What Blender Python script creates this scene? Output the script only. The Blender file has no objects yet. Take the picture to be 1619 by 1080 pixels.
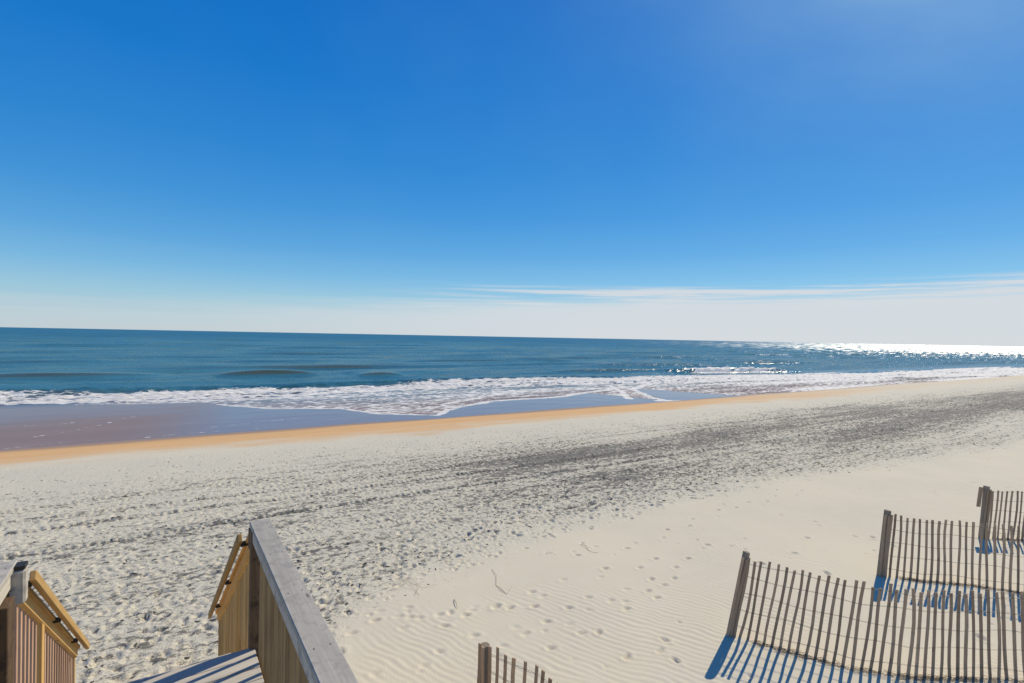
import bpy, bmesh, math, random
import numpy as np
from mathutils import Vector, Matrix
random.seed(7); rng = np.random.default_rng(7)
R = math.radians
scene = bpy.context.scene
COL = scene.collection

# ------------------------------------------------------------------ camera
CAM_Z = 4.4
F = 810.0                      # focal length in pixels of the 1619 px wide photograph
cd = bpy.data.cameras.new('camera'); cam = bpy.data.objects.new('camera', cd); COL.objects.link(cam)
cd.sensor_width = 36; cd.lens = 36 * F / 1619; cd.clip_start = .05; cd.clip_end = 60000
CM = Matrix.Rotation(R(90 - .53), 3, 'X') @ Matrix.Rotation(R(1.097), 3, 'Z')
cam.matrix_world = Matrix.Translation((0, 0, CAM_Z)) @ CM.to_4x4()
scene.camera = cam

def at(px, py, z=0.0):
    d = CM @ Vector(((px - 809.5) / F, (540 - py) / F, -1))
    t = (z - CAM_Z) / d.z
    return Vector((d.x * t, d.y * t, z))

# shore frame: s runs along the beach (away to the right), n runs out to sea
A = R(32); SX, SY = math.cos(A), math.sin(A); NX, NY = -math.sin(A), math.cos(A)
def uv_of(x, y): return (x * NX + y * NY, x * SX + y * SY)
def xy_of(u, v): return (u * NX + v * SX, u * NY + v * SY)
SEA = -1.2

# ------------------------------------------------------------------ helpers
def tag(o, label=None, cat=None, group=None, kind=None):
    if label: o['label'] = label
    if cat: o['category'] = cat
    if group: o['group'] = group
    if kind: o['kind'] = kind
    return o
def empty(name, loc, rz=0):
    o = bpy.data.objects.new(name, None); COL.objects.link(o); o.location = loc; o.rotation_euler = (0, 0, rz)
    o.empty_display_size = .2
    return o
def link(name, bm, mat, parent=None, smooth=False):
    me = bpy.data.meshes.new(name)
    bmesh.ops.recalc_face_normals(bm, faces=bm.faces[:])
    bm.to_mesh(me); bm.free()
    me.materials.append(mat)
    if smooth:
        for p in me.polygons: p.use_smooth = True
    o = bpy.data.objects.new(name, me); COL.objects.link(o)
    if parent: o.parent = parent
    return o
def newbm():
    bm = bmesh.new(); bm.loops.layers.uv.new('UVMap'); return bm
def board(bm, p0, p1, w, t, up=(0, 0, 1), bevel=.004, wob=0):
    """a sawn board from p0 to p1; w across, t along 'up'; UVs run along the grain"""
    p0 = Vector(p0); p1 = Vector(p1); d = (p1 - p0); L = d.length; d.normalize()
    up = Vector(up); up = (up - d * up.dot(d)).normalized(); sd = d.cross(up).normalized()
    uvl = bm.loops.layers.uv.active
    vs = []
    for e, p in ((0, p0), (1, p1)):
        for a, b in ((-1, -1), (1, -1), (1, 1), (-1, 1)):
            j = Vector((random.uniform(-wob, wob), random.uniform(-wob, wob), random.uniform(-wob, wob)))
            vs.append(bm.verts.new(p + sd * (a * w / 2) + up * (b * t / 2) + j))
    ou, ov = random.uniform(0, 50), random.uniform(0, 50)
    fs = []
    for idx in ((0, 3, 2, 1), (4, 5, 6, 7), (0, 1, 5, 4), (1, 2, 6, 5), (2, 3, 7, 6), (3, 0, 4, 7)):
        f = bm.faces.new([vs[i] for i in idx]); fs.append(f)
        for lp in f.loops:
            q = lp.vert.co - p0
            lp[uvl].uv = (ou + q.dot(d), ov + q.dot(sd) + q.dot(up) * 1.3)
    if bevel:
        es = list({e for f in fs for e in f.edges})
        bmesh.ops.bevel(bm, geom=es, offset=bevel, segments=1, affect='EDGES', profile=.5)
def tube(bm, pts, r, seg=8, taper=1.0, cap=True, jit=0):
    uvl = bm.loops.layers.uv.active
    rings = []; n = len(pts); run = 0; runs = []
    ou = random.uniform(0, 40)
    for i, p in enumerate(pts):
        p = Vector(p)
        if i: run += (p - Vector(pts[i - 1])).length
        runs.append(run)
        d = (Vector(pts[min(i + 1, n - 1)]) - Vector(pts[max(i - 1, 0)])).normalized()
        a = d.orthogonal().normalized() if abs(d.z) < .9 else (Vector((1, 0, 0)) - d * d.x).normalized()
        b = d.cross(a)
        rr = (r[i] if isinstance(r, (list, tuple)) else r * (1 + (taper - 1) * i / max(1, n - 1)))
        rings.append([bm.verts.new(p + (a * math.cos(k * 2 * math.pi / seg) + b * math.sin(k * 2 * math.pi / seg)) * rr * (1 + random.uniform(-jit, jit))) for k in range(seg)])
    for i in range(n - 1):
        for k in range(seg):
            f = bm.faces.new((rings[i][k], rings[i][(k + 1) % seg], rings[i + 1][(k + 1) % seg], rings[i + 1][k]))
            for lp, (ii, kk) in zip(f.loops, ((i, k), (i, k + 1), (i + 1, k + 1), (i + 1, k))):
                lp[uvl].uv = (ou + runs[ii], ou + kk / seg * 2 * math.pi * .06)
    if cap:
        for rg in (rings[0], rings[-1]):
            f = bm.faces.new(rg)
            for lp in f.loops: lp[uvl].uv = (ou + lp.vert.co.x, ou + lp.vert.co.y)

# node sugar
class NT:
    def __init__(s, nt): s.nt = nt
    def n(s, t, **kw):
        nd = s.nt.nodes.new(t)
        for k, v in kw.items():
            if k.startswith('i_'):
                key = k[2:]; key = int(key) if key.isdigit() else key.replace('_', ' ')
                s.set(nd.inputs[key], v)
            else: setattr(nd, k, v)
        return nd
    def set(s, inp, v):
        if isinstance(v, bpy.types.NodeSocket): s.nt.links.new(v, inp)
        else: inp.default_value = v
    def math(s, op, a, b=0.0, c=0.0, clamp=False):
        nd = s.nt.nodes.new('ShaderNodeMath'); nd.operation = op; nd.use_clamp = clamp
        for i, v in enumerate((a, b, c)): s.set(nd.inputs[i], v)
        return nd.outputs[0]
    def mix(s, f, a, b, bt='MIX'):
        nd = s.nt.nodes.new('ShaderNodeMix'); nd.data_type = 'RGBA'; nd.blend_type = bt
        s.set(nd.inputs[0], f)
        for i, v in ((6, a), (7, b)):
            if isinstance(v, tuple) and len(v) == 3: v = (*v, 1)
            s.set(nd.inputs[i], v)
        return nd.outputs[2]
    def ramp(s, x, pts, interp='LINEAR'):
        nd = s.nt.nodes.new('ShaderNodeValToRGB'); cr = nd.color_ramp; cr.interpolation = interp
        while len(cr.elements) < len(pts): cr.elements.new(.5)
        for e, (p, c) in zip(cr.elements, pts):
            e.position = p; e.color = (c, c, c, 1) if not isinstance(c, tuple) else (*c, 1)
        s.nt.links.new(x, nd.inputs[0]); return nd.outputs[0]
    def sstep(s, x, a, b):
        nd = s.nt.nodes.new('ShaderNodeMapRange'); nd.interpolation_type = 'SMOOTHSTEP'
        s.set(nd.inputs[0], x); s.set(nd.inputs[1], a); s.set(nd.inputs[2], b)
        return nd.outputs[0]
    def noise(s, vec, scale, detail=3, rough=.5, out=0):
        nd = s.nt.nodes.new('ShaderNodeTexNoise'); s.set(nd.inputs['Vector'], vec)
        nd.inputs['Scale'].default_value = scale; nd.inputs['Detail'].default_value = detail; nd.inputs['Roughness'].default_value = rough
        return nd.outputs[out]
    def vscale(s, vec, sc, rot=(0, 0, 0)):
        nd = s.nt.nodes.new('ShaderNodeMapping'); s.set(nd.inputs[0], vec)
        nd.inputs['Scale'].default_value = sc; nd.inputs['Rotation'].default_value = rot
        return nd.outputs[0]
    def attr(s, name):
        nd = s.nt.nodes.new('ShaderNodeAttribute'); nd.attribute_name = name; return nd.outputs['Fac']
    def bump(s, h, dist, strength=1.0, normal=None):
        nd = s.nt.nodes.new('ShaderNodeBump'); nd.inputs['Strength'].default_value = strength
        nd.inputs['Distance'].default_value = dist; s.set(nd.inputs['Height'], h)
        if normal is not None: s.set(nd.inputs['Normal'], normal)
        return nd.outputs[0]
def material(name):
    m = bpy.data.materials.new(name); m.use_nodes = True; m.node_tree.nodes.clear()
    t = NT(m.node_tree); out = t.n('ShaderNodeOutputMaterial')
    return m, t, out

def wood(name, light, dark, grain=.5, blotch=None, rough=.75, knots=True):
    m, t, out = material(name)
    uv = t.n('ShaderNodeUVMap').outputs[0]
    g = t.noise(t.vscale(uv, (2.5, 60, 1)), 1.0, 5, .65)
    g2 = t.noise(t.vscale(uv, (.9, 14, 1)), 1.0, 4, .6)
    gg = t.math('MULTIPLY_ADD', g, .55, t.math('MULTIPLY', g2, .45))
    c = t.mix(t.sstep(gg, .5 - grain * .3, .5 + grain * .3), dark, light)
    oi = t.n('ShaderNodeObjectInfo').outputs['Random']
    hv = t.n('ShaderNodeHueSaturation'); t.set(hv.inputs['Color'], c)
    t.set(hv.inputs['Value'], t.math('MULTIPLY_ADD', oi, .5, .75)); c = hv.outputs[0]
    if blotch:
        ob = t.n('ShaderNodeTexCoord').outputs['Object']
        bl = t.noise(ob, 9.0, 6, .72)
        c = t.mix(t.math('MULTIPLY', t.sstep(bl, .48, .62), .75), c, blotch)
    if knots:
        vo = t.n('ShaderNodeTexVoronoi'); t.set(vo.inputs['Vector'], t.vscale(uv, (2.2, 7, 1))); vo.inputs['Scale'].default_value = 1
        k = t.sstep(vo.outputs['Distance'], .10, .03)
        c = t.mix(t.math('MULTIPLY', k, .8), c, tuple(x * .35 for x in dark))
    b = t.n('ShaderNodeBsdfPrincipled', i_Roughness=rough); b.inputs['Specular IOR Level'].default_value = .15; t.set(b.inputs['Base Color'], c)
    t.set(b.inputs['Normal'], t.bump(gg, .002, .7)); t.nt.links.new(b.outputs[0], out.inputs[0])
    return m
M_fresh = wood('fresh_pine', (.66, .44, .17), (.42, .24, .08), .7)
M_picket = wood('picket_pine', (.74, .51, .22), (.42, .26, .10), .8)
M_shade_picket = wood('shaded_picket_pine', (.50, .35, .17), (.20, .125, .055), .9)  # picket pine darkened: the shade on the walkway railing is put into the colour
M_pickpink = wood('pale_picket_pine', (.62, .42, .28), (.36, .21, .13), .8)
M_post = wood('dark_post_wood', (.22, .14, .075), (.08, .05, .028), .9, blotch=(.05, .035, .025))
M_grey = wood('weathered_grey_wood', (.58, .53, .43), (.36, .325, .265), 1.0, blotch=(.30, .275, .23), rough=.6)
M_deck = wood('weathered_deck_wood', (.74, .68, .56), (.50, .44, .34), .8)
M_slat = wood('weathered_slat_wood', (.58, .41, .26), (.30, .20, .12), .9, blotch=(.40, .30, .205))
M_fpost = wood('weathered_post_wood', (.46, .37, .26), (.17, .13, .09), 1.0, blotch=(.30, .24, .17))
def plain(name, col, rough=.6, metal=0):
    m, t, out = material(name)
    b = t.n('ShaderNodeBsdfPrincipled', i_Roughness=rough, i_Metallic=metal)
    ob = t.n('ShaderNodeTexCoord').outputs['Object']
    t.set(b.inputs['Base Color'], t.mix(t.noise(ob, 30, 3), tuple(c * .55 for c in col), tuple(min(1, c * 1.35) for c in col)))
    t.nt.links.new(b.outputs[0], out.inputs[0]); return m
M_wire = plain('galvanised_wire', (.16, .15, .14), .5, .6)
M_iron = plain('dark_iron', (.04, .035, .03), .6, .4)
M_dry = plain('dry_stems', (.32, .24, .14), .9)
M_twig = plain('driftwood_twig', (.30, .245, .18), .9)
M_wrack = plain('dark_wrack', (.075, .068, .06), .95)

# ------------------------------------------------------------------ smooth value noise in numpy
def vnoise(x, y, seed=0):
    xi = np.floor(x).astype(np.int64); yi = np.floor(y).astype(np.int64); xf = x - xi; yf = y - yi
    xf = xf * xf * (3 - 2 * xf); yf = yf * yf * (3 - 2 * yf)
    def h(a, b):
        n = (a * 374761393 + b * 668265263 + seed * 1442695041) & 0xffffffff
        n = ((n ^ (n >> 13)) * 1274126177) & 0xffffffff
        return ((n ^ (n >> 16)) & 0xffff) / 65535.0
    return (h(xi, yi) * (1 - xf) + h(xi + 1, yi) * xf) * (1 - yf) + (h(xi, yi + 1) * (1 - xf) + h(xi + 1, yi + 1) * xf) * yf
def fbm(x, y, seed=0, octv=4, g=.5):
    s = 0; a = 1; tt = 0
    for i in range(octv):
        s = s + a * vnoise(x * 2 ** i, y * 2 ** i, seed + i * 17); tt += a; a *= g
    return s / tt
def sst(x, a, b):
    t = np.clip((x - a) / (b - a), 0, 1); return t * t * (3 - 2 * t)

# ------------------------------------------------------------------ beach
def profile(u):
    return np.interp(u, [-60, -6, 9, 16, 24, 27, 32, 40, 60, 25000], [.6, .05, 0, -.22, -.56, -.75, -1.2, -1.75, -4, -8])
def rough_edge(v):     # seaward of this line the sand is trampled, landward it is smooth
    return np.interp(v, [-30, 0, 1.2, 2.0, 3.2, 5.8, 9.3, 15.7, 20.5, 30, 60], [2, 2.4, 5.0, 7.6, 8.4, 8.8, 9.2, 9.0, 8.4, 7.2, 6.5])
def base_h(u, v):
    h = profile(u)
    w = sst(u, -2, 3) * (1 - sst(u, 22, 27))
    h = h + (fbm(u / 3.1, v / 4.2, 5, 3) - .5) * .10 * w
    h = h + (fbm(u / .7, v / .8, 9, 3) - .5) * .022 * w * sst(u, rough_edge(v) - 1, rough_edge(v) + 1)
    h = h + (fbm(u / 2.0, v / 9.0, 15, 2) - .5) * .10 * sst(u, 24, 28) * (1 - sst(u, 34, 40))
    return h
# print raster
RES = .03; U0, U1, V0, V1 = -1.5, 26.0, -13.0, 34.0
nu = int((U1 - U0) / RES); nv = int((V1 - V0) / RES)
ras = np.zeros((nu, nv), np.float32)
def stamp(u, v, a, lu, lv, depth, rim=.3):
    r = max(lu, lv) * 1.9; i0 = int((u - r - U0) / RES); i1 = int((u + r - U0) / RES) + 1; j0 = int((v - r - V0) / RES); j1 = int((v + r - V0) / RES) + 1
    if i0 < 0 or j0 < 0 or i1 >= nu or j1 >= nv: return
    uu = (np.arange(i0, i1) * RES + U0 - u)[:, None]; vv = (np.arange(j0, j1) * RES + V0 - v)[None, :]
    ca, sa = math.cos(a), math.sin(a)
    q = np.sqrt(((uu * ca + vv * sa) / lu) ** 2 + ((-uu * sa + vv * ca) / lv) ** 2)
    ras[i0:i1, j0:j1] += (-depth * (1 - sst(q, .4, 1.0)) + rim * depth * np.exp(-((q - 1.25) / .28) ** 2)).astype(np.float32)
def scatter(n, szr, deep, keep):
    u = rng.uniform(-1, 25.5, n); v = rng.uniform(-12.5, 33.5, n)
    d = u - rough_edge(v)
    dens = np.where(d < 0, .010, np.minimum(1, .25 + d / 1.6)) * np.where(u > 17, np.maximum(.10, 1 - (u - 17) / 4), 1)
    dens = dens * (.35 + 1.3 * fbm(u / 1.3, v / 1.6, 33, 3)) * keep
    ok = rng.random(n) < dens
    for a, b in zip(u[ok], v[ok]):
        sz = random.uniform(*szr)
        stamp(a, b, random.uniform(0, 6.3), .125 * sz, .075 * sz, random.uniform(*deep) * sz, random.uniform(.15, .45))
    return int(ok.sum())
n_pr = scatter(42000, (.42, .9), (.03, .075), 1) + scatter(52000, (.28, .46), (.06, .12), 1)
def trail(pts, step=.62, wid=.11, depth=.045, z=0):
    P = [uv_of(*at(px, py, z)[:2]) for px, py in pts]
    side = 1
    for (u0, v0), (u1, v1) in zip(P, P[1:]):
        L = math.hypot(u1 - u0, v1 - v0); a = math.atan2(v1 - v0, u1 - u0)
        s = 0
        while s < L:
            f = s / L; side = -side
            stamp(u0 + (u1 - u0) * f - math.sin(a) * side * wid + random.uniform(-.04, .04), v0 + (v1 - v0) * f + math.cos(a) * side * wid + random.uniform(-.04, .04),
                  a + random.uniform(-.2, .2), .092, .045, depth * random.uniform(.35, 1.15), .3)
            s += step * random.uniform(.85, 1.15)
trail([(560, 1010), (650, 985), (750, 975), (850, 940), (960, 905), (1080, 880), (1200, 850)])
trail([(700, 1000), (830, 1000), (900, 985), (1000, 960), (1060, 930)], .5)
trail([(850, 965), (960, 950), (1020, 935), (1080, 900)], .45)
trail([(600, 1075), (700, 1040), (800, 1030), (930, 1010)], .7)
trail([(1000, 1050), (1040, 1020), (1080, 1045)], .45)
trail([(1200, 800), (1300, 830), (1380, 860)], .7, depth=.03)
trail([(560, 980), (600, 975), (640, 970), (700, 980), (760, 965)], .3)
trail([(870, 880), (1010, 860), (1160, 800), (1300, 770)], .6)
# wheel tracks along the beach
ug = (np.arange(nu) * RES + U0)[:, None]; vg = (np.arange(nv) * RES + V0)[None, :]
ras *= (1 - .12 - .48 * sst(ug, 9.5, 14)).astype(np.float32)
for (uc, amp, dp) in ((13.6, .25, .06), (15.3, .25, .06), (12.2, .4, .03), (16.6, .3, .045), (18.1, .3, .045), (11.2, .5, .02)):
    cc = uc + amp * np.sin(vg / 7.0 + uc) + .03 * vg * .2
    q = np.abs(ug - cc)
    tread = .65 + .35 * np.sign(np.sin(vg * 2 * math.pi / .16 + (ug - cc) * 18))
    w = 1 - sst(q, .10, .16)
    ras *= (1 - .65 * w).astype(np.float32)
    ras += (-dp * w * tread + dp * .5 * np.exp(-((q - .2) / .05) ** 2)).astype(np.float32)
# wind ripples
rip = np.zeros_like(ras)
xg = ug * NX + vg * SX; yg = ug * NY + vg * SY
warp = (fbm(xg / 1.1, yg / 1.1, 71, 4) - .5) * .95
ph = (xg * math.cos(R(56)) + yg * math.sin(R(56)) + warp * .5) * 2 * math.pi / .105
ww = np.sin(ph); ww = np.where(ww > 0, ww ** 1.0, ww * .55)
rm = sst(fbm(xg / 2.1, yg / 1.7, 90, 3), .48, .66) * (1 - sst(ug, rough_edge(vg) - 1.2, rough_edge(vg) + .2))
rm = rm * (.35 + .65 * (1 - sst(yg, 7.5, 9.5)))
ras += (ww * .0085 * rm).astype(np.float32)
del rip, warp, ph, ww
RAS = ras
def ras_at(u, v):
    fi = np.clip((u - U0) / RES, 0, nu - 1.001); fj = np.clip((v - V0) / RES, 0, nv - 1.001)
    i = fi.astype(int); j = fj.astype(int); a = fi - i; b = fj - j
    r = (RAS[i, j] * (1 - a) + RAS[i + 1, j] * a) * (1 - b) + (RAS[i, j + 1] * (1 - a) + RAS[i + 1, j + 1] * a) * b
    ins = sst(u, U0, U0 + .5) * (1 - sst(u, U1 - .5, U1)) * sst(v, V0, V0 + .5) * (1 - sst(v, V1 - 2, V1))
    return r * ins
def far_rough(u, v):
    # broad lumps that go on past the print raster
    w = sst(v, 26, 32) * sst(u, rough_edge(v), rough_edge(v) + 2) * (1 - sst(u, 19, 23))
    return w * (fbm(u / .35, v / .6, 51, 3) - .5) * .12
def ground_h(u, v): return base_h(u, v) + ras_at(u, v) + far_rough(u, v)
def gz(x, y):
    u, v = uv_of(x, y); return float(base_h(np.array([u]), np.array([v]))[0])

def grow(start, stop, step, rate, cap=1e9):
    out = [start]; s = step
    while out[-1] < stop:
        out.append(out[-1] + s); s = min(s * rate, cap)
    return out
def grid_mesh(name, us, vs, hfun, mat, attrs, vertfun=None):
    us = np.array(us); vs = np.array(vs); U, V = np.meshgrid(us, vs, indexing='ij'); U = U.ravel(); V = V.ravel()
    H = hfun(U, V)
    co = np.stack([U * NX + V * SX, U * NY + V * SY, H], 1).astype(np.float32)
    nU, nV = len(us), len(vs)
    i, j = np.meshgrid(np.arange(nU - 1), np.arange(nV - 1), indexing='ij'); i = i.ravel(); j = j.ravel()
    q = np.stack([i * nV + j, i * nV + j + 1, (i + 1) * nV + j + 1, (i + 1) * nV + j], 1)
    # orientation: (v then u) -> make normals point up
    q = q[:, ::1]
    me = bpy.data.meshes.new(name); me.vertices.add(len(co)); me.vertices.foreach_set('co', co.ravel())
    me.loops.add(q.size); me.loops.foreach_set('vertex_index', q.ravel().astype(np.int32))
    me.polygons.add(len(q)); me.polygons.foreach_set('loop_start', (np.arange(len(q)) * 4).astype(np.int32))
    me.polygons.foreach_set('loop_total', np.full(len(q), 4, np.int32))
    me.polygons.foreach_set('use_smooth', np.ones(len(q), bool))
    me.update(calc_edges=True)
    for an, fn in attrs.items():
        a = me.attributes.new(an, 'FLOAT', 'POINT'); a.data.foreach_set('value', fn(U, V).astype(np.float32))
    me.materials.append(mat)
    o = bpy.data.objects.new(name, me); COL.objects.link(o)
    if me.polygons[0].normal.z < 0: me.flip_normals()
    return o

# sand material
M_sand, t, out = material('beach_sand')
geo = t.n('ShaderNodeNewGeometry').outputs['Position']
loc = t.vscale(geo, (1, 1, 1), (0, 0, -A))         # x along the shore, y out to sea
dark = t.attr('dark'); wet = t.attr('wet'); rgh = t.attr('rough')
n1 = t.noise(geo, .35, 4, .55); n2 = t.noise(geo, 2.2, 4, .6)
c = t.mix(t.sstep(n1, .35, .65), (.655, .58, .415), (.62, .555, .405))
c = t.mix(t.math('MULTIPLY', t.sstep(n2, .45, .7), .35), c, (.66, .60, .455))
c = t.mix(t.math('MULTIPLY', rgh, .55), c, (.63, .585, .45))
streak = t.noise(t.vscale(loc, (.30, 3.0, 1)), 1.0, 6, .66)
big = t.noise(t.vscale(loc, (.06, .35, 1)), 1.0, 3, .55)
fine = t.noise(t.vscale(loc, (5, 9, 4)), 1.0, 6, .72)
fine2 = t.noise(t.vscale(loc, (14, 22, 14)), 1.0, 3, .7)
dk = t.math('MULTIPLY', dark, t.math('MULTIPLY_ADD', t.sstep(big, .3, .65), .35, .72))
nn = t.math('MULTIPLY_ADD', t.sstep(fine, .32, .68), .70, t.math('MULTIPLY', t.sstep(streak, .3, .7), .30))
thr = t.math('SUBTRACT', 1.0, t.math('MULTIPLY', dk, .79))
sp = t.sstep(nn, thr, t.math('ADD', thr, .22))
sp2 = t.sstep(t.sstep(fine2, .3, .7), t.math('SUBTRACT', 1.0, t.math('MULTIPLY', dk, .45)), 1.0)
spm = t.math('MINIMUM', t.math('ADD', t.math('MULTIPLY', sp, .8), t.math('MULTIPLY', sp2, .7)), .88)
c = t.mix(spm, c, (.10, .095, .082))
c = t.mix(wet, c, t.mix(t.noise(t.vscale(loc, (.25, 1.6, 1)), 1, 4), (.60, .34, .13), (.72, .46, .22)))
c = t.mix(t.attr('soak'), c, (.34, .20, .10))
b = t.n('ShaderNodeBsdfPrincipled'); t.set(b.inputs['Base Color'], c)
t.set(b.inputs['Roughness'], t.math('MULTIPLY_ADD', t.attr('soak'), -.55, .9)); b.inputs['Specular IOR Level'].default_value = .25
hb = t.math('ADD', t.math('MULTIPLY', t.noise(geo, 15, 5, .7), 1.0), t.math('MULTIPLY', t.noise(geo, 60, 3, .6), .12))
hb = t.math('MULTIPLY', hb, t.math('MULTIPLY_ADD', rgh, .62, .12))
t.set(b.inputs['Normal'], t.bump(hb, .034, 1.0)); t.nt.links.new(b.outputs[0], out.inputs[0])

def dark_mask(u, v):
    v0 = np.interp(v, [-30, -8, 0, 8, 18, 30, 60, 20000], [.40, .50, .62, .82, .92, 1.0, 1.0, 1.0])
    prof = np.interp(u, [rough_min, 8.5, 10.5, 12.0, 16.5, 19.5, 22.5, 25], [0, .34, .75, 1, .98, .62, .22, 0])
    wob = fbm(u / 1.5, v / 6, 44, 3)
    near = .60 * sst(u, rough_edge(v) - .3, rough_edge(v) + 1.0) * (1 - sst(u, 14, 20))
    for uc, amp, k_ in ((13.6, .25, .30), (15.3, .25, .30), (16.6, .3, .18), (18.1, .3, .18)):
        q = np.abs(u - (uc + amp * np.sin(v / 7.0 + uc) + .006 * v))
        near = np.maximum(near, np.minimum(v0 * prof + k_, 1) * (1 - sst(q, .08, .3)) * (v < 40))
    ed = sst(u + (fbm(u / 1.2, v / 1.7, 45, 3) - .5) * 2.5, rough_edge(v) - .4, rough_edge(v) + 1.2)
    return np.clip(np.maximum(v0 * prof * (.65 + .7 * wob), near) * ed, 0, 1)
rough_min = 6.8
def rough_mask(u, v): return sst(u, rough_edge(v) - .4, rough_edge(v) + .8) * (1 - .8 * sst(u, 23, 26))
def wet_mask(u, v): return sst(u + (fbm(u / 1.5, v / 5, 61, 5, .6) - .5) * 5.5, 23.6, 27.6) * (1 - .85 * sst(v, 25, 85))
def soak_mask(u, v): return sst(u + (fbm(u / 2, v / 5, 62, 3) - .5) * 1.0, 30.4, 31.9)
us = list(np.arange(-60, -1.5, 1.5)) + list(np.arange(-1.5, 13, .031)) + grow(13.0, 27, .035, 1.008, .11) + grow(27.2, 60, .12, 1.04) + grow(64, 1500, 20, 1.5)
vs = list(-np.array(grow(13, 25000, .2, 1.25))[::-1]) + list(np.arange(-12.9, 12, .032)) + grow(12.0, 25000, .034, 1.012)
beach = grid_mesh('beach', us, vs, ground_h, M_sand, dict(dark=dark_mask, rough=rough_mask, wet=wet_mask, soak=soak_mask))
tag(beach, 'pale trampled sand beach with a dark speckled band and an orange damp edge', 'beach', kind='structure')
print('beach verts', len(beach.data.vertices), 'prints', n_pr)

# ------------------------------------------------------------------ sea
def poly_uv(pts): return np.array([uv_of(*at(px, py, SEA)[:2]) for px, py in pts])
def line_u(pts):
    P = poly_uv(pts); P = P[np.argsort(P[:, 1])]
    return lambda v: np.interp(v, P[:, 1], P[:, 0])
def dist_poly(u, v, P):
    best = np.full(u.shape, 1e9)
    for (a, b), (c_, d) in zip(P, P[1:]):
        L2 = (c_ - a) ** 2 + (d - b) ** 2
        tt = np.clip(((u - a) * (c_ - a) + (v - b) * (d - b)) / L2, 0, 1)
        best = np.minimum(best, np.hypot(u - a - tt * (c_ - a), v - b - tt * (d - b)))
    return best
surf_hi = line_u([(-200, 626), (0, 622), (140, 619), (330, 615), (480, 611), (600, 607), (700, 602), (800, 599), (900, 597), (1000, 596), (1100, 595), (1240, 593), (1400, 588), (1619, 580), (1800, 577)])
surf_lo = line_u([(-200, 644), (0, 643), (150, 638), (300, 634), (480, 626), (560, 621), (740, 614), (940, 608), (1080, 604), (1240, 602), (1400, 598), (1619, 594), (1800, 588)])
film_lo = line_u([(-200, 646), (0, 645), (200, 640), (320, 637), (345, 640), (430, 646), (540, 646), (600, 655), (690, 656), (720, 645), (780, 634), (875, 628), (925, 621), (985, 613), (1010, 620), (1050, 633), (1200, 628), (1300, 617), (1440, 608), (1619, 598), (1800, 590)])
edge_lines = [poly_uv(p) for p in (
    [(345, 640), (430, 646), (540, 646), (600, 655), (690, 656), (720, 645), (780, 634), (875, 628), (925, 621), (985, 613)],
    [(965, 610), (985, 621), (992, 630)], [(978, 609), (1005, 618), (1030, 629), (1050, 633)], [(1000, 616), (1020, 608), (1045, 605)],
    [(1040, 634), (1100, 633), (1200, 628), (1260, 622), (1300, 616), (1360, 612), (1440, 607)],
    [(700, 640), (740, 633), (790, 622), (830, 618)])]
thin_lines = [poly_uv(p) for p in (
    [(-60, 700), (0, 694), (60, 690), (110, 682), (160, 672), (200, 661), (235, 655)],
    [(-40, 676), (50, 673), (110, 670), (160, 664)],
    [(330, 675), (380, 671), (430, 667), (480, 661)],
    [(0, 711), (60, 704), (150, 698), (250, 690), (330, 683), (420, 677)])]
def foam_mask(u, v):
    sc = np.clip((v + 10) / 60, .0, 3)
    w = (fbm(u / 1.6, v / 5, 101, 4) - .5)
    uu = u + w * 2.2
    hi, lo, fl = surf_hi(v), surf_lo(v), film_lo(v)
    wd = np.maximum(hi - lo, .5)
    core = sst(uu, lo - .6, lo + .8) * (1 - sst(uu, hi - wd * .25, hi + 1.0))
    core *= .36 + 1.05 * fbm(u / 1.3, v / 9, 103, 4)
    film = sst(u, fl - .15, fl + .5) * (1 - sst(uu, lo, lo + 1)) * (.36 + .48 * fbm(u / 1.4, v / 11, 112, 4)) * sst(v, -14, -4)
    f = np.maximum(core, film)
    for P in edge_lines:
        d = dist_poly(u + w * .8, v, P); width = (.16 + .004 * np.abs(v)) * (.4 + 1.5 * fbm(u / .8, v / 2.2, 109, 3))
        f = np.maximum(f, .92 * (1 - sst(d, width * .4, width * 2.3)))
    for P in thin_lines:
        d = dist_poly(u + w * 1.2, v, P); f = np.maximum(f, .50 * (1 - sst(d, .05, .36)))
    # wide streaky surf far along the shore
    st = fbm(u / 2.5, v / 22, 107, 4)
    f = np.maximum(f, sst(v, 35, 70) * sst(uu, film_lo(v), film_lo(v) + 1) * (1 - sst(u, surf_hi(v) + 1, surf_hi(v) + 4)) * sst(st, .38, .58) * .85)
    # breaking crest
    f = np.maximum(f, brk(u, v)[1])
    # small whitecaps just behind the surf
    f = np.maximum(f, sst(st, .62, .75) * sst(u, hi, hi + 2) * (1 - sst(u, hi + 6, hi + 16)) * .0)
    return np.clip(f, 0, 1)
B0 = uv_of(*at(1085, 590, SEA)[:2]); B1 = uv_of(*at(1250, 588, SEA)[:2])
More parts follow.
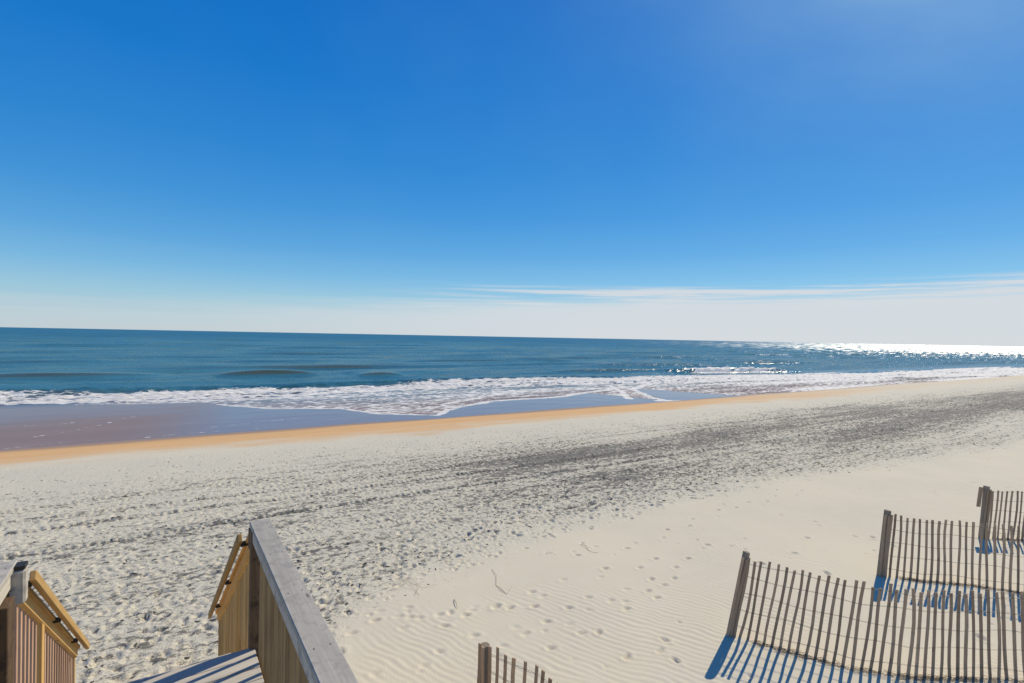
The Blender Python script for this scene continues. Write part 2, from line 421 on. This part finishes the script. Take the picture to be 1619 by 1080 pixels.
def brk(u, v):
    uc = B0[0] + (B1[0] - B0[0]) * (v - B0[1]) / (B1[1] - B0[1])
    al = (v - B0[1]) / (B1[1] - B0[1])
    al = al + (vnoise(u / .6, v / 1.7, 133) - .5) * .16 + (vnoise(u / .25, v / .5, 134) - .5) * .05
    env = sst(al, -.12, .12) * (1 - sst(al, .8, 1.1))
    d = u - uc
    h = env * np.where(d < 0, np.exp(-(d / .55) ** 2), np.exp(-(d / 6.0) ** 2)) * .8
    h = h * (.6 + .7 * vnoise(u / .5, v / 1.1, 131))
    fo = sst(al, .02, .10) * (1 - sst(al, .36, .42)) * np.exp(-((d - .3) / 2.0) ** 2) * 1.3
    fo = np.maximum(fo, .85 * sst(al, .38, .5) * (1 - sst(al, .75, .85)) * np.exp(-((d + .3) / 1.6) ** 2))
    return h, fo
def swell(u, v):
    damp = sst(u, 46, 60)
    far = 1 / (1 + np.maximum(u - 60, 0) / 500)
    h = 0
    for (lam, amp, ang, s) in ((11.0, .12, .02, 1), (17.5, .17, -.03, 2), (7.3, .04, .06, 3)):
        wv = (u * math.cos(ang) + v * math.sin(ang)) + 5.0 * (fbm(u / 40, v / 60, 140 + s, 2) - .5) * 2
        env = .25 + 1.5 * sst(fbm(u / 18, v / 30, 150 + s, 3), .35, .75)
        sn = .5 + .5 * np.sin(wv * 2 * math.pi / lam)
        h = h + amp * env * (sn ** 2.2 * 2 - .8)
    h = h * damp * far
    # specific olive faced rollers outside the surf
    for (pts, amp) in (([(340, 594), (420, 592), (500, 591)], .55), ([(-60, 598), (100, 596), (260, 593)], .38), ([(560, 594), (640, 592)], .42), ([(640, 571), (760, 570), (920, 571)], .40), ([(-40, 571), (130, 571), (280, 569)], .35), ([(860, 588), (950, 586), (1060, 585)], .40), ([(1180, 575), (1300, 573)], .3)):
        P = poly_uv(pts); a0, a1 = P[0], P[-1]
        al = (v - a0[1]) / (a1[1] - a0[1]); uc = np.interp(v, P[:, 1], P[:, 0]); d = u - uc
        env = np.clip(1 - (2 * al - 1) ** 2 * .8, 0, 1) * sst(al, -.25, .15) * (1 - sst(al, .85, 1.25))
        k = 1 + np.maximum(uc - 60, 0) / 90
        h = h + amp * env * np.where(d < 0, np.exp(-(d / (.9 * k)) ** 2), np.exp(-(d / (7.0 * k)) ** 2))
    return h
def sea_h(u, v):
    h = SEA + swell(u, v) + brk(u, v)[0]
    lo, hi = surf_lo(v), surf_hi(v)
    h = h + (fbm(u / .5, v / .9, 160, 3) - .4) * .38 * sst(u, lo, lo + 1) * (1 - sst(u, hi, hi + 1.5))
    h = h + .012 * (fbm(u / 1.0, v / 2.0, 163, 2) - .5) * (u < lo) * 1.0
    h = np.where(u < 29, SEA - .35, h)
    return h
def deep_mask(u, v): return sst(u, surf_hi(v) - 4, surf_hi(v) + .5)
def shal_mask(u, v): return 1 - sst(u + (fbm(u / 3, v / 10, 170, 3) - .5) * 4, film_lo(v) + 0, surf_lo(v) + 3)
def mirror_mask(u, v):
    w = (fbm(u / 2, v / 6, 175, 3) - .5)
    open_ = sst(v, -4, 6) * (1 - sst(u + w * 1.5, film_lo(v) - .5, film_lo(v) + .6))
    return np.maximum(open_, .48 * sst(u + w * 5, 37, 46)) * (1 - sst(u, 50, 58))
def olive_mask(u, v):
    s = swell(u, v) - swell(u - .8, v)
    return sst(s, .035, .22) * (1 - sst(u, 120, 260)) * sst(u, surf_hi(v) + 2, surf_hi(v) + 5)
M_sea, t, out = material('sea_water')
geo = t.n('ShaderNodeNewGeometry').outputs['Position']
loc = t.vscale(geo, (1, 1, 1), (0, 0, -A))
foam = t.attr('foam'); deep = t.attr('deep'); shal = t.attr('shal'); olive = t.attr('olive')
sp3 = t.n('ShaderNodeSeparateXYZ'); t.set(sp3.inputs[0], loc)
yl = t.math('LOGARITHM', t.math('MAXIMUM', sp3.outputs[1], 20.0), 10.0); xl = t.math('LOGARITHM', t.math('MAXIMUM', t.n('ShaderNodeVectorMath', operation='LENGTH', i_0=loc).outputs['Value'], 20.0), 10.0)
lv = t.n('ShaderNodeCombineXYZ'); t.set(lv.inputs[0], t.math('DIVIDE', sp3.outputs[0], t.math('MAXIMUM', sp3.outputs[1], 20.0))); t.set(lv.inputs[1], yl)
swl = t.noise(t.vscale(lv.outputs[0], (5, 26, 1)), 1, 5, .68); spk = t.noise(t.vscale(lv.outputs[0], (14, 34, 1)), 1, 3, .8)
bigc = t.noise(t.vscale(loc, (.004, .03, 1)), 1, 4, .6)
cw = t.mix(t.sstep(bigc, .35, .65), (.040, .145, .170), (.065, .180, .190))
cw = t.mix(t.math('MULTIPLY', t.sstep(swl, .38, .66), .55), cw, (.008, .060, .085))
cw = t.mix(t.math('MULTIPLY', t.sstep(swl, .44, .30), .45), cw, (.05, .20, .24))
cw = t.mix(t.math('MULTIPLY', olive, .9), cw, (.075, .085, .035))
cs = t.mix(t.noise(t.vscale(loc, (.1, .5, 1)), 1, 3), (.23, .155, .125), (.29, .20, .165))
cw = t.mix(deep, (.12, .13, .12), cw)
cw = t.mix(shal, cw, cs)
# ripples at several sizes; the chop is elongated along the crests
r1 = t.noise(t.vscale(loc, (1.2, 2.6, 1)), 1, 4, .6)
r2 = t.noise(t.vscale(loc, (.22, .7, 1)), 1, 4, .6)
r3 = t.noise(t.vscale(loc, (.03, .11, 1)), 1, 3, .6)
hh = t.math('ADD', t.math('MULTIPLY', r1, .16), t.math('ADD', t.math('MULTIPLY', r2, .24), t.math('MULTIPLY', r3, .5)))
hh = t.math('MULTIPLY', hh, t.math('MULTIPLY_ADD', deep, .97, .02))
nb = t.bump(hh, 1.0, .8)
fr = t.n('ShaderNodeFresnel', i_IOR=1.33); t.set(fr.inputs['Normal'], nb)
gl = t.n('ShaderNodeBsdfAnisotropic', distribution='BECKMANN'); gl.inputs['Color'].default_value = (1, 1, 1, 1)
rbase = t.math('MULTIPLY_ADD', t.sstep(xl, 2.2, 2.95), .24, .21)
rbase = t.math('ADD', rbase, t.math('MULTIPLY', t.math('SUBTRACT', t.sstep(spk, .35, .65), .5), .20))
t.set(gl.inputs['Roughness'], t.math('ADD', t.math('MULTIPLY', deep, t.math('SUBTRACT', rbase, .16)), .16)); t.set(gl.inputs['Normal'], nb)
df = t.n('ShaderNodeBsdfDiffuse'); t.set(df.inputs['Color'], cw)
frs = t.math('MULTIPLY', fr.outputs[0], t.math('ADD', 1.0, t.math('MULTIPLY', t.sstep(xl, 2.0, 2.6), t.math('MULTIPLY_ADD', t.sstep(spk, .42, .60), 1.0, -.72))))
frc = t.math('MINIMUM', frs, t.math('ADD', t.math('MULTIPLY_ADD', deep, .24, .12), t.math('MULTIPLY', t.attr('mirror'), .42)))
wat = t.n('ShaderNodeMixShader'); t.set(wat.inputs[0], frc); t.nt.links.new(df.outputs[0], wat.inputs[1]); t.nt.links.new(gl.outputs[0], wat.inputs[2])
# foam: lacy noise thresholded by the mask
fo_a = t.noise(t.vscale(loc, (.9, 2.4, 1)), 1, 6, .72)
vor = t.n('ShaderNodeTexVoronoi', feature='DISTANCE_TO_EDGE'); t.set(vor.inputs['Vector'], t.n('ShaderNodeVectorMath', operation='ADD', i_0=t.vscale(loc, (.8, 1.5, 1)), i_1=t.noise(loc, .9, 3, .5, 1)).outputs[0]); vor.inputs['Scale'].default_value = 1.2
lace = t.math('SUBTRACT', 1.0, t.math('MULTIPLY', vor.outputs[0], 3.0), clamp=True)
fn = t.math('MULTIPLY_ADD', fo_a, .75, t.math('MULTIPLY', lace, .25))
thr = t.math('SUBTRACT', .92, t.math('MULTIPLY', foam, .72))
fm = t.math('MULTIPLY', t.sstep(fn, thr, t.math('ADD', thr, .13)), t.sstep(foam, .05, .25))
fd = t.n('ShaderNodeBsdfPrincipled', i_Roughness=.8)
t.set(fd.inputs['Base Color'], t.mix(t.sstep(fo_a, .35, .7), (.60, .57, .50), (.92, .89, .80))); t.set(fd.inputs['Normal'], t.bump(fo_a, .25, .8))
ms = t.n('ShaderNodeMixShader'); t.set(ms.inputs[0], fm); t.nt.links.new(wat.outputs[0], ms.inputs[1]); t.nt.links.new(fd.outputs[0], ms.inputs[2])
t.nt.links.new(ms.outputs[0], out.inputs[0])
us = list(np.arange(26, 30, 1.0)) + list(np.arange(30, 66, .16)) + grow(66, 130, .2, 1.01) + grow(131, 25000, .9, 1.05)
vs = list(-np.array(grow(40, 25000, 1.5, 1.2))[::-1]) + list(np.arange(-39.7, -18, .5)) + list(np.arange(-18, 40, .16)) + grow(40, 25000, .17, 1.013)
sea = grid_mesh('sea', us, vs, sea_h, M_sea, dict(foam=foam_mask, deep=deep_mask, shal=shal_mask, olive=olive_mask, mirror=mirror_mask))
tag(sea, 'blue ocean with low rollers, white surf and a thin wet film on the sand', 'sea', kind='structure')
print('sea verts', len(sea.data.vertices))

# ------------------------------------------------------------------ sand fences
def sand_fence(label, bases, leans, post_r, hgt=1.18, loose=False, n_posts_at=(), step=.106, extra=True, ptop=.0):
    P = [Vector(p) for p in bases]
    o0 = P[0]; root = empty('sand_fence', (o0.x, o0.y, gz(o0.x, o0.y)))
    tag(root, label, 'fence', 'slatted sand fences standing on the beach')
    oz = root.location.copy()
    seg = [(P[i + 1] - P[i]).length for i in range(len(P) - 1)]; L = sum(seg)
    def pos(s):
        for i, l in enumerate(seg):
            if s <= l or i == len(seg) - 1:
                d = (P[i + 1] - P[i]).normalized(); p = P[i] + d * s; return p, d
            s -= l
    def lean(s): return float(np.interp(s, [a for a, _ in leans], [b for _, b in leans]))
    def pt(s, h, off=0):
        p, d = pos(s); q = Vector((p.x, p.y, 0)); nrm = Vector((-d.y, d.x, 0))
        z = gz(p.x, p.y)
        return Vector((q.x + lean(s) * h, q.y, z + h)) + nrm * off - oz
    # posts (far side of the slats)
    def post(s, r, top):
        bm = newbm(); pts = [pt(s, h, .0) + Vector((0, 0, 0)) for h in (-.35, 0, top * .4, top * .75, top - .012, top)]
        rr = [r * 1.06, r * 1.04, r * 1.0, r * .97, r * .96, r * .86]
        tube(bm, pts, rr, 14, jit=.04); return link('post', bm, M_fpost, root, False)
    post(-.0, post_r, hgt + .06 + ptop)
    for s in n_posts_at: post(s, post_r * .9, hgt + .02)
    def slat(s, off, wid, top, kink=0):
        bm = newbm(); uvl = bm.loops.layers.uv.active
        p, d = pos(s); d3 = Vector((d.x, d.y, 0)); nrm = Vector((-d.y, d.x, 0))
        tw = random.uniform(-.25, .25); d3 = (d3 * math.cos(tw) + nrm * math.sin(tw)); n3 = Vector((-d3.y, d3.x, 0))
        b1, b2 = random.uniform(-.012, .012), random.uniform(-.012, .012); lj = random.gauss(0, .006)
        rows = []; hs = (-.08, .2, .45, .7, .95, top); ou = random.uniform(0, 40)
        for h in hs:
            q = pt(s, h, off) + d3 * (lj * h + b1 * math.sin(h * 2.6) + b2 * math.sin(h * 5) + kink * math.sin(h * 2.7)) + n3 * b2 * math.sin(h * 3)
            w = wid * (.5 - .01 * h)
            rows.append([(bm.verts.new(q + d3 * a * w + n3 * b * .0055), h, a, b) for a, b in ((-1, -1), (1, -1), (1, 1), (-1, 1))])
        for r0, r1 in zip(rows, rows[1:]):
            for k in range(4):
                vsx = (r0[k], r0[(k + 1) % 4], r1[(k + 1) % 4], r1[k])
                f = bm.faces.new([x[0] for x in vsx])
                for lp, x in zip(f.loops, vsx): lp[uvl].uv = (ou + x[1], ou + x[2] * wid * .5 + x[3] * .006)
        bm.faces.new([x[0] for x in rows[0]][::-1]); bm.faces.new([x[0] for x in rows[-1]])
        return link('slat', bm, M_slat, root)
    s = post_r + .02
    if extra:   # slats bundled where the roll is nailed to its post
        slat(-post_r * .5, -post_r - .008, .04, hgt); slat(post_r * .35, -post_r - .008, .04, hgt - .02); slat(post_r + .012, -post_r * .5, .038, hgt - .01)
        s = post_r + .085
    n = 0
    while s < L:
        slat(s, 0, random.uniform(.033, .041), hgt + random.gauss(0, .022) - .03, random.choice((0, 0, 0, 0, .02)))
        s += step * random.uniform(.95, 1.06); n += 1
    if loose:
        bm = newbm(); a = pt(-.14, .72, 0); b_ = pt(-.12, 1.17, 0); board(bm, a, b_, .09, .014, (0, 1, 0), .002); link('loose_slat', bm, M_slat, root)
    for wz in (.14, .40, .64, .88, 1.08):
        bm = newbm(); k = int(L / .05)
        for sg in (-1, 1):
            pts = [pt(i / k * L, wz + .012 * math.sin(i * .31 + wz * 9), sg * (.009 + .003 * math.cos(i * math.pi))) for i in range(k + 1)]
            tube(bm, pts, .0021, 4, cap=False)
        link('wire', bm, M_wire, root)
    return root, pos, L
fences = []
fences.append(sand_fence('long leaning slat fence, second nearest, its left post casting a broad blue shadow',
    [(3.32, 7.57), (4.66, 6.87), (5.31, 6.70), (6.56, 6.68), (7.6, 6.5)], [(0, .175), (1.5, .13), (2.3, .03), (3.5, -.08), (5, -.1)], .05))
fences.append(sand_fence('slat fence directly behind the long leaning one, cracked post at its left end',
    [(7.06, 9.66), (7.68, 9.43), (8.14, 9.33), (8.63, 9.14), (9.0, 9.0), (10.4, 8.6)], [(0, .085), (.5, .03), (1, 0), (2, -.02), (3, -.04)], .06))
fences.append(sand_fence('farthest slat fence, a loose slat hanging beside its round post',
    [(10.80, 11.65), (11.7, 11.60), (13.5, 11.1)], [(0, .07), (1, .08), (3, .05)], .06, loose=True, hgt=1.14))
fences.append(sand_fence('nearest slat fence, only its round post top and first slat tips in view',
    [(-.22, 5.33), (-.18, 5.30), (.08, 5.12), (.27, 4.95), (.45, 4.72), (1.0, 4.0), (1.7, 3.0)], [(0, 0), (.35, .02), (.6, .05), (3, .05)], .054, extra=True, ptop=-.09))

# dry stems drifted against the foot of each fence
bm = newbm()
for root, pos, L in fences[:3]:
    for k in range(int(L * 210)):
        s = random.uniform(.3, L); p, d = pos(s); off = random.gauss(-.03, .03)
        if random.random() > .25 + .75 * float(vnoise(np.array([s * 1.7]), np.array([3.0 + L]), 5)[0]): continue
        c0 = Vector((p.x - d.y * off, p.y + d.x * off, gz(p.x, p.y) + random.uniform(0, .022)))
        a = math.atan2(d.y, d.x) + random.gauss(0, .45); ln = random.uniform(.05, .20)
        v2 = Vector((math.cos(a), math.sin(a), random.uniform(-.12, .25))) * ln
        tube(bm, [c0 - v2 * .5, c0 + Vector((0, 0, .006)), c0 + v2 * .5], random.uniform(.0018, .004), 3, .6, cap=False)
o = link('dried_grass', bm, M_dry); tag(o, 'dried brown grass stems drifted along the foot of the slat fences', 'dried grass', kind='stuff')

# dark wrack bits through the trampled band
N = 9000; verts = []; faces = []
cnt = 0
for k in range(120000):
    if cnt >= N: break
    u = random.uniform(6, 23); v = random.uniform(-11, 60) if random.random() < .7 else random.uniform(-11, 15)
    m_ = float(dark_mask(np.array([u]), np.array([v]))[0])
    if random.random() > m_ * .9: continue
    x, y = xy_of(u, v); z = float(ground_h(np.array([u]), np.array([v]))[0])
    a = random.gauss(A, .9); ln = random.uniform(.02, .075) * (1 + max(0, v) / 60); wd = ln * random.uniform(.25, .6); hh_ = random.uniform(.006, .018)
    ca, sa = math.cos(a), math.sin(a); i0 = len(verts)
    for q in range(6):
        th = q * math.pi / 3 + random.uniform(-.3, .3); rr = random.uniform(.6, 1.1)
        lx, ly = math.cos(th) * ln * rr, math.sin(th) * wd * rr
        verts.append((x + lx * ca - ly * sa, y + lx * sa + ly * ca, z - .004))
    verts.append((x, y, z + hh_))
    for q in range(6): faces.append((i0 + q, i0 + (q + 1) % 6, i0 + 6))
    cnt += 1
me = bpy.data.meshes.new('beach_wrack'); me.from_pydata(verts, [], faces); me.materials.append(M_wrack)
o = bpy.data.objects.new('beach_wrack', me); COL.objects.link(o)
tag(o, 'dark crumbs of dried seaweed and shell strewn through the grey band of sand', 'seaweed', kind='stuff')

# twigs
def twig(label, strands, r=.003):
    p0 = at(*strands[0][0]); z0 = gz(p0.x, p0.y); root_loc = Vector((p0.x, p0.y, z0)); bm = newbm()
    for st in strands:
        pts = []
        for i, (px, py) in enumerate(st):
            p = at(px, py, z0 + .01); pts.append(Vector((p.x, p.y, z0 + .012 + .02 * (i % 2))) - root_loc)
        tube(bm, pts, r, 5, .4, jit=.15)
    o = link('twig', bm, M_twig); o.location = root_loc; tag(o, label, 'twig', 'dry twigs lying on the sand')
    return o
twig('long crooked dry twig with a forked end lying alone on smooth sand', [[(778, 900), (785, 912), (784, 926), (793, 934), (801, 940), (808, 931), (811, 924)], [(801, 940), (790, 930), (783, 925)]])
twig('tangle of dark twigs at the edge of the trampled sand', [[(636, 916), (648, 924), (660, 938), (664, 944)], [(622, 926), (640, 920), (655, 925), (672, 921)], [(655, 942), (662, 930), (658, 922)], [(640, 914), (650, 917), (668, 930), (690, 926)], [(615, 934), (633, 930), (650, 932)], [(600, 925), (625, 918), (660, 916)]])
twig('small curved twig lying farthest up the beach', [[(918, 861), (926, 864), (930, 870), (938, 875), (946, 874)]], .005)
twig('short bent stem sticking out of the sand above the twin footprints', [[(718, 948), (721, 955), (723, 962)]], .007)

# ------------------------------------------------------------------ beach access stairs
AZ = R(-34); D = Vector((math.sin(AZ), math.cos(AZ), 0)); SD = Vector((math.cos(AZ), -math.sin(AZ), 0))   # D out to sea, SD to the right
W = 1.30; CAPZ = CAM_Z - 1.5; DECKZ = CAM_Z - 2.45; SL = .67; RUN = 3.1; BACK = 3.3
PR = Vector((-2.02, 3.95, 0))            # right corner of the landing (plan)
O = PR - SD * (W / 2)                    # centre of the landing edge
stairs = empty('beach_stairs', (O.x, O.y, 0))
tag(stairs, 'wooden beach stairs with grey capped railings and yellow handrails going down to the sand', 'stairs')
def L3(a, s, z): return Vector(D * a + SD * s + Vector((0, 0, z)))      # a along the walkway, s to the right, local to the empty
UP = (0, 0, 1)
def one(name, mat, *boards, parent=None):
    bm = newbm()
    for bd in boards: board(bm, *bd)
    return link(name, bm, mat, parent or stairs)
GRD = 0.0
for sg in (-1, 1):
    s0 = sg * W / 2 + (-.075 if sg < 0 else .085)
    # landing railing: cap, trim boards, pickets
    one('cap_rail', M_grey, (L3(-BACK, s0 + sg * .012, CAPZ - .019), L3(.09, s0 + sg * .012, CAPZ - .019), .145, .038, UP, .004))
    one('top_rail', M_grey if sg > 0 else M_deck, (L3(-BACK, s0 - sg * .034, CAPZ - .085), L3(-.045, s0 - sg * .034, CAPZ - .085), .038, .089, UP))
    one('rim_joist', M_picket, (L3(-BACK, s0 + sg * .055, DECKZ - .13), L3(-.002, s0 + sg * .055, DECKZ - .13), .038, .19, UP))
    x = -.13; i = 0
    while x > -BACK + .05:
        one('picket', M_shade_picket, (L3(x, s0 + sg * .006, DECKZ - .10), L3(x, s0 + sg * .006, CAPZ - .042), .033, .033, tuple(D), .003))
        x -= .128
    # corner post
    one('post', M_post if sg > 0 else M_fresh, (L3(.0, s0 - sg * .01, -.3), L3(.0, s0 - sg * .01, CAPZ - .041), .105 if sg > 0 else .05, .089, tuple(D), .005))
    if sg < 0:
        one('post', M_post, (L3(-.22, s0 + .03, -.3), L3(-.22, s0 + .03, CAPZ - .14), .12, .16, tuple(D), .005))  # extra dark post, put in to fill the dark area beside the corner
        one('rail_block', M_grey, (L3(.02, s0 + .075, CAPZ - .25), L3(.02, s0 + .075, CAPZ - .035), .085, .09, tuple(D), .012))
        one('rail_block', M_iron, (L3(.03, s0 + .075, CAPZ - .032), L3(.03, s0 + .075, CAPZ - .008), .08, .09, tuple(D), .003))
    else:
        one('rail_block', M_post, (L3(.075, s0 - .045, CAPZ - .21), L3(.075, s0 - .045, CAPZ - .05), .04, .05, tuple(D), .004))
    one('post', M_post, (L3(-BACK + .1, s0 - sg * .01, -.3), L3(-BACK + .1, s0 - sg * .01, CAPZ - .041), .089, .089, tuple(D), .005))
    # sloping stair railing
    def R3(a, s, dz): return L3(a, s, CAPZ - .06 + dz - SL * a)
    nrm = (D * SL + Vector((0, 0, 1))).normalized()
    a0, a1 = .06, RUN + .05
    one('stair_rail', M_fresh, (R3(a0, s0 - sg * .02, -.03), R3(a1, s0 - sg * .02, -.03), .038, .089, tuple(nrm), .004))
    one('stair_rail_cap', M_fresh, (R3(a0 + .02, s0 + sg * .0, .035), R3(a1 + .03, s0 + sg * .0, .035), .115, .034, tuple(nrm), .004))
    hr = one('handrail', M_fresh, (R3(a0 + .22, s0 - sg * .105, .06), R3(a1 + .24, s0 - sg * .105, .06), .036, .07, tuple(nrm), .006))
    for q in (.32, 1.55, 2.65):
        one('bracket', M_iron, (R3(q, s0 - sg * .095, .018), R3(q, s0 - sg * .03, .022), .03, .04, UP, .004), parent=hr)
    x = .13
    while x < RUN:
        big_ = abs(x - 1.1) < .06
        if big_:
            one('stair_post', M_fresh, (L3(x, s0 + sg * .0, -.3), R3(x, s0 + sg * .0, -.01), .07, .089, tuple(D), .004))
        else:
            one('picket', M_pickpink if sg < 0 else M_picket, (L3(x, s0 + sg * .006, DECKZ - .22 - SL * x), R3(x, s0 + sg * .006, -.0), .036, .036, tuple(D), .003))
        x += .128
    one('stair_post', M_picket, (L3(RUN - .01, s0 + sg * .006, -.4), R3(RUN - .01, s0 + sg * .006, -.01), .06, .06, tuple(D), .004))
    one('stringer', M_picket, (L3(0, s0 - sg * .045, DECKZ - .16), L3(RUN, s0 - sg * .045, DECKZ - .16 - SL * RUN), .038, .235, tuple(nrm), .004))
    for a in (-.09,):
        one('support_post', M_post, (L3(a, s0 - sg * .16, -.3), L3(a, s0 - sg * .16, DECKZ - .045), .14, .14, tuple(D), .006))
bm = newbm()
for sg in (-1, 1):
    s0 = sg * W / 2 + (-.075 if sg < 0 else .085); x = -.03
    while x > -BACK:
        for q in (-.035, .04):
            tube(bm, [L3(x, s0 + sg * .012 + q, CAPZ - .004), L3(x, s0 + sg * .012 + q, CAPZ + .0012)], .0042, 8)
        x -= .62
link('screw_heads', bm, M_iron, stairs)
# landing boards
bm = newbm(); x = -.012
while x > -BACK:
    board(bm, L3(x - .07, -W / 2 + .0, DECKZ - .019 + random.uniform(-.002, .002)), L3(x - .07, W / 2 + .06, DECKZ - .019 + random.uniform(-.002, .002)), .138, .036, UP, .004)
    x -= .146
link('deck', bm, M_deck, stairs)
nst = int(RUN / .26)
for k in range(nst):
    a = .02 + k * RUN / nst; z = DECKZ - SL * RUN / nst * (k + 1)
    one('tread', M_deck, (L3(a + .07, -W / 2 + .07, z), L3(a + .07, W / 2 - .07, z), .13, .036, UP), (L3(a + .215, -W / 2 + .07, z), L3(a + .215, W / 2 - .07, z), .13, .036, UP))

# ------------------------------------------------------------------ sun and sky
SUN_AZ, SUN_EL = 43.0, 43.0
sd_ = Vector((math.sin(R(SUN_AZ)) * math.cos(R(SUN_EL)), math.cos(R(SUN_AZ)) * math.cos(R(SUN_EL)), math.sin(R(SUN_EL))))
ld = bpy.data.lights.new('sun', 'SUN'); ld.energy = 4.15; ld.angle = R(.53); ld.color = (1, .89, .70)
lo_ = bpy.data.objects.new('sun', ld); COL.objects.link(lo_); lo_.rotation_euler = sd_.to_track_quat('Z', 'Y').to_euler(); lo_.location = (30, 30, 40)

w = bpy.data.worlds.new('World'); scene.world = w; w.use_nodes = True; w.node_tree.nodes.clear(); t = NT(w.node_tree)
out = t.n('ShaderNodeOutputWorld')
sky = t.n('ShaderNodeTexSky'); sky.sky_type = 'NISHITA'; sky.sun_disc = False
sky.sun_elevation = R(SUN_EL); sky.sun_rotation = R(SUN_AZ); sky.altitude = 0; sky.air_density = 1.0; sky.dust_density = .3; sky.ozone_density = 2.5
vec = t.n('ShaderNodeTexCoord').outputs['Generated']
sep = t.n('ShaderNodeSeparateXYZ'); t.set(sep.inputs[0], vec); z = sep.outputs[2]
el = t.math('MULTIPLY', t.math('ARCSINE', z), 180 / math.pi)
hs = t.n('ShaderNodeHueSaturation'); t.set(hs.inputs['Color'], sky.outputs[0]); hs.inputs['Saturation'].default_value = 1.35; hs.inputs['Value'].default_value = 1.0
skyn = t.mix(1.0, hs.outputs[0], (.80, 1.0, 1.12), 'MULTIPLY')
def lin(r, g, b): return tuple(10 * (((c / 255 + .055) / 1.055) ** 2.4) for c in (r, g, b))
erp = t.n('ShaderNodeValToRGB'); t.nt.links.new(t.math('DIVIDE', el, 60.0), erp.inputs[0])
stops = [(0, (182, 202, 215)), (3.5, (158, 200, 222)), (6, (122, 184, 226)), (9, (90, 165, 222)), (13, (62, 148, 218)), (18, (40, 134, 212)), (25, (14, 120, 206)), (34, (2, 108, 198)), (60, (10, 84, 176))]
while len(erp.color_ramp.elements) < len(stops): erp.color_ramp.elements.new(.5)
for e_, (p_, c_) in zip(erp.color_ramp.elements, stops): e_.position = p_ / 60; e_.color = (*[x / 10 for x in lin(*c_)], 1)
ers = t.n('ShaderNodeVectorMath', operation='SCALE'); t.set(ers.inputs[0], erp.outputs[0]); ers.inputs['Scale'].default_value = 10.0
skyc = t.mix(.80, skyn, ers.outputs[0])
# clouds: a pale bank along the horizon with streaks of cirrus above it
vm = t.n('ShaderNodeVectorMath', operation='MULTIPLY', i_0=vec, i_1=(1, 1, 14)).outputs[0]
cn = t.noise(vm, 2.2, 6, .6); cn2 = t.noise(t.n('ShaderNodeVectorMath', operation='MULTIPLY', i_0=vec, i_1=(1, 1, 40)).outputs[0], 2.6, 6, .62)
azr = t.math('MULTIPLY_ADD', sep.outputs[0], .5, .5)   # 0 left .. 1 right
top = t.math('ADD', t.math('ADD', t.math('MULTIPLY', azr, 3.6), -.4), t.math('ADD', t.math('MULTIPLY', cn, 2.2), t.math('MULTIPLY', cn2, 2.6)))
bank = t.math('MULTIPLY', t.math('MULTIPLY_ADD', t.sstep(azr, .12, .6), .65, .35), t.math('SUBTRACT', 1.0, t.sstep(el, t.math('SUBTRACT', top, 1.3), t.math('ADD', top, 1.0))))
env = t.math('MULTIPLY', t.sstep(el, 3.0, 4.6), t.math('SUBTRACT', 1.0, t.sstep(el, 5.0, 6.2)))
stre = t.math('MULTIPLY', t.sstep(cn2, .44, .62), env)
stre = t.math('MULTIPLY', stre, t.sstep(sep.outputs[0], -.3, .1))
veil = t.math('MULTIPLY', t.sstep(t.noise(vec, 1.6, 4, .55), .45, .8), .06)
# thin high veil brightening round the sun
dp = t.n('ShaderNodeVectorMath', operation='DOT_PRODUCT', i_0=vec, i_1=tuple(sd_)).outputs['Value']
gw = t.math('MULTIPLY', t.math('POWER', t.math('MAXIMUM', dp, 0.0), 20.0), t.math('MULTIPLY_ADD', t.noise(t.n('ShaderNodeVectorMath', operation='MULTIPLY', i_0=vec, i_1=(1.0, 2.2, 3.5)).outputs[0], 1.7, 5, .6), 1.9, .12))
K = 10.0   # the world strength is 0.1
cl = t.math('MINIMUM', t.math('ADD', t.math('MULTIPLY', bank, .88), t.math('MULTIPLY', stre, .8)), .92)
skyc = t.mix(t.math('MINIMUM', t.math('MULTIPLY_ADD', gw, 1.0, veil), .62), skyc, (.25 * K, .46 * K, .70 * K))
fin = t.mix(cl, skyc, (.68 * K, .71 * K, .745 * K))
bg = t.n('ShaderNodeBackground'); t.set(bg.inputs[0], fin); bg.inputs[1].default_value = .1
t.nt.links.new(bg.outputs[0], out.inputs[0])

vs_ = scene.view_settings; scene.display_settings.display_device = 'sRGB'
vs_.view_transform = 'Standard'; vs_.look = 'None'; vs_.exposure = 0; vs_.gamma = 1
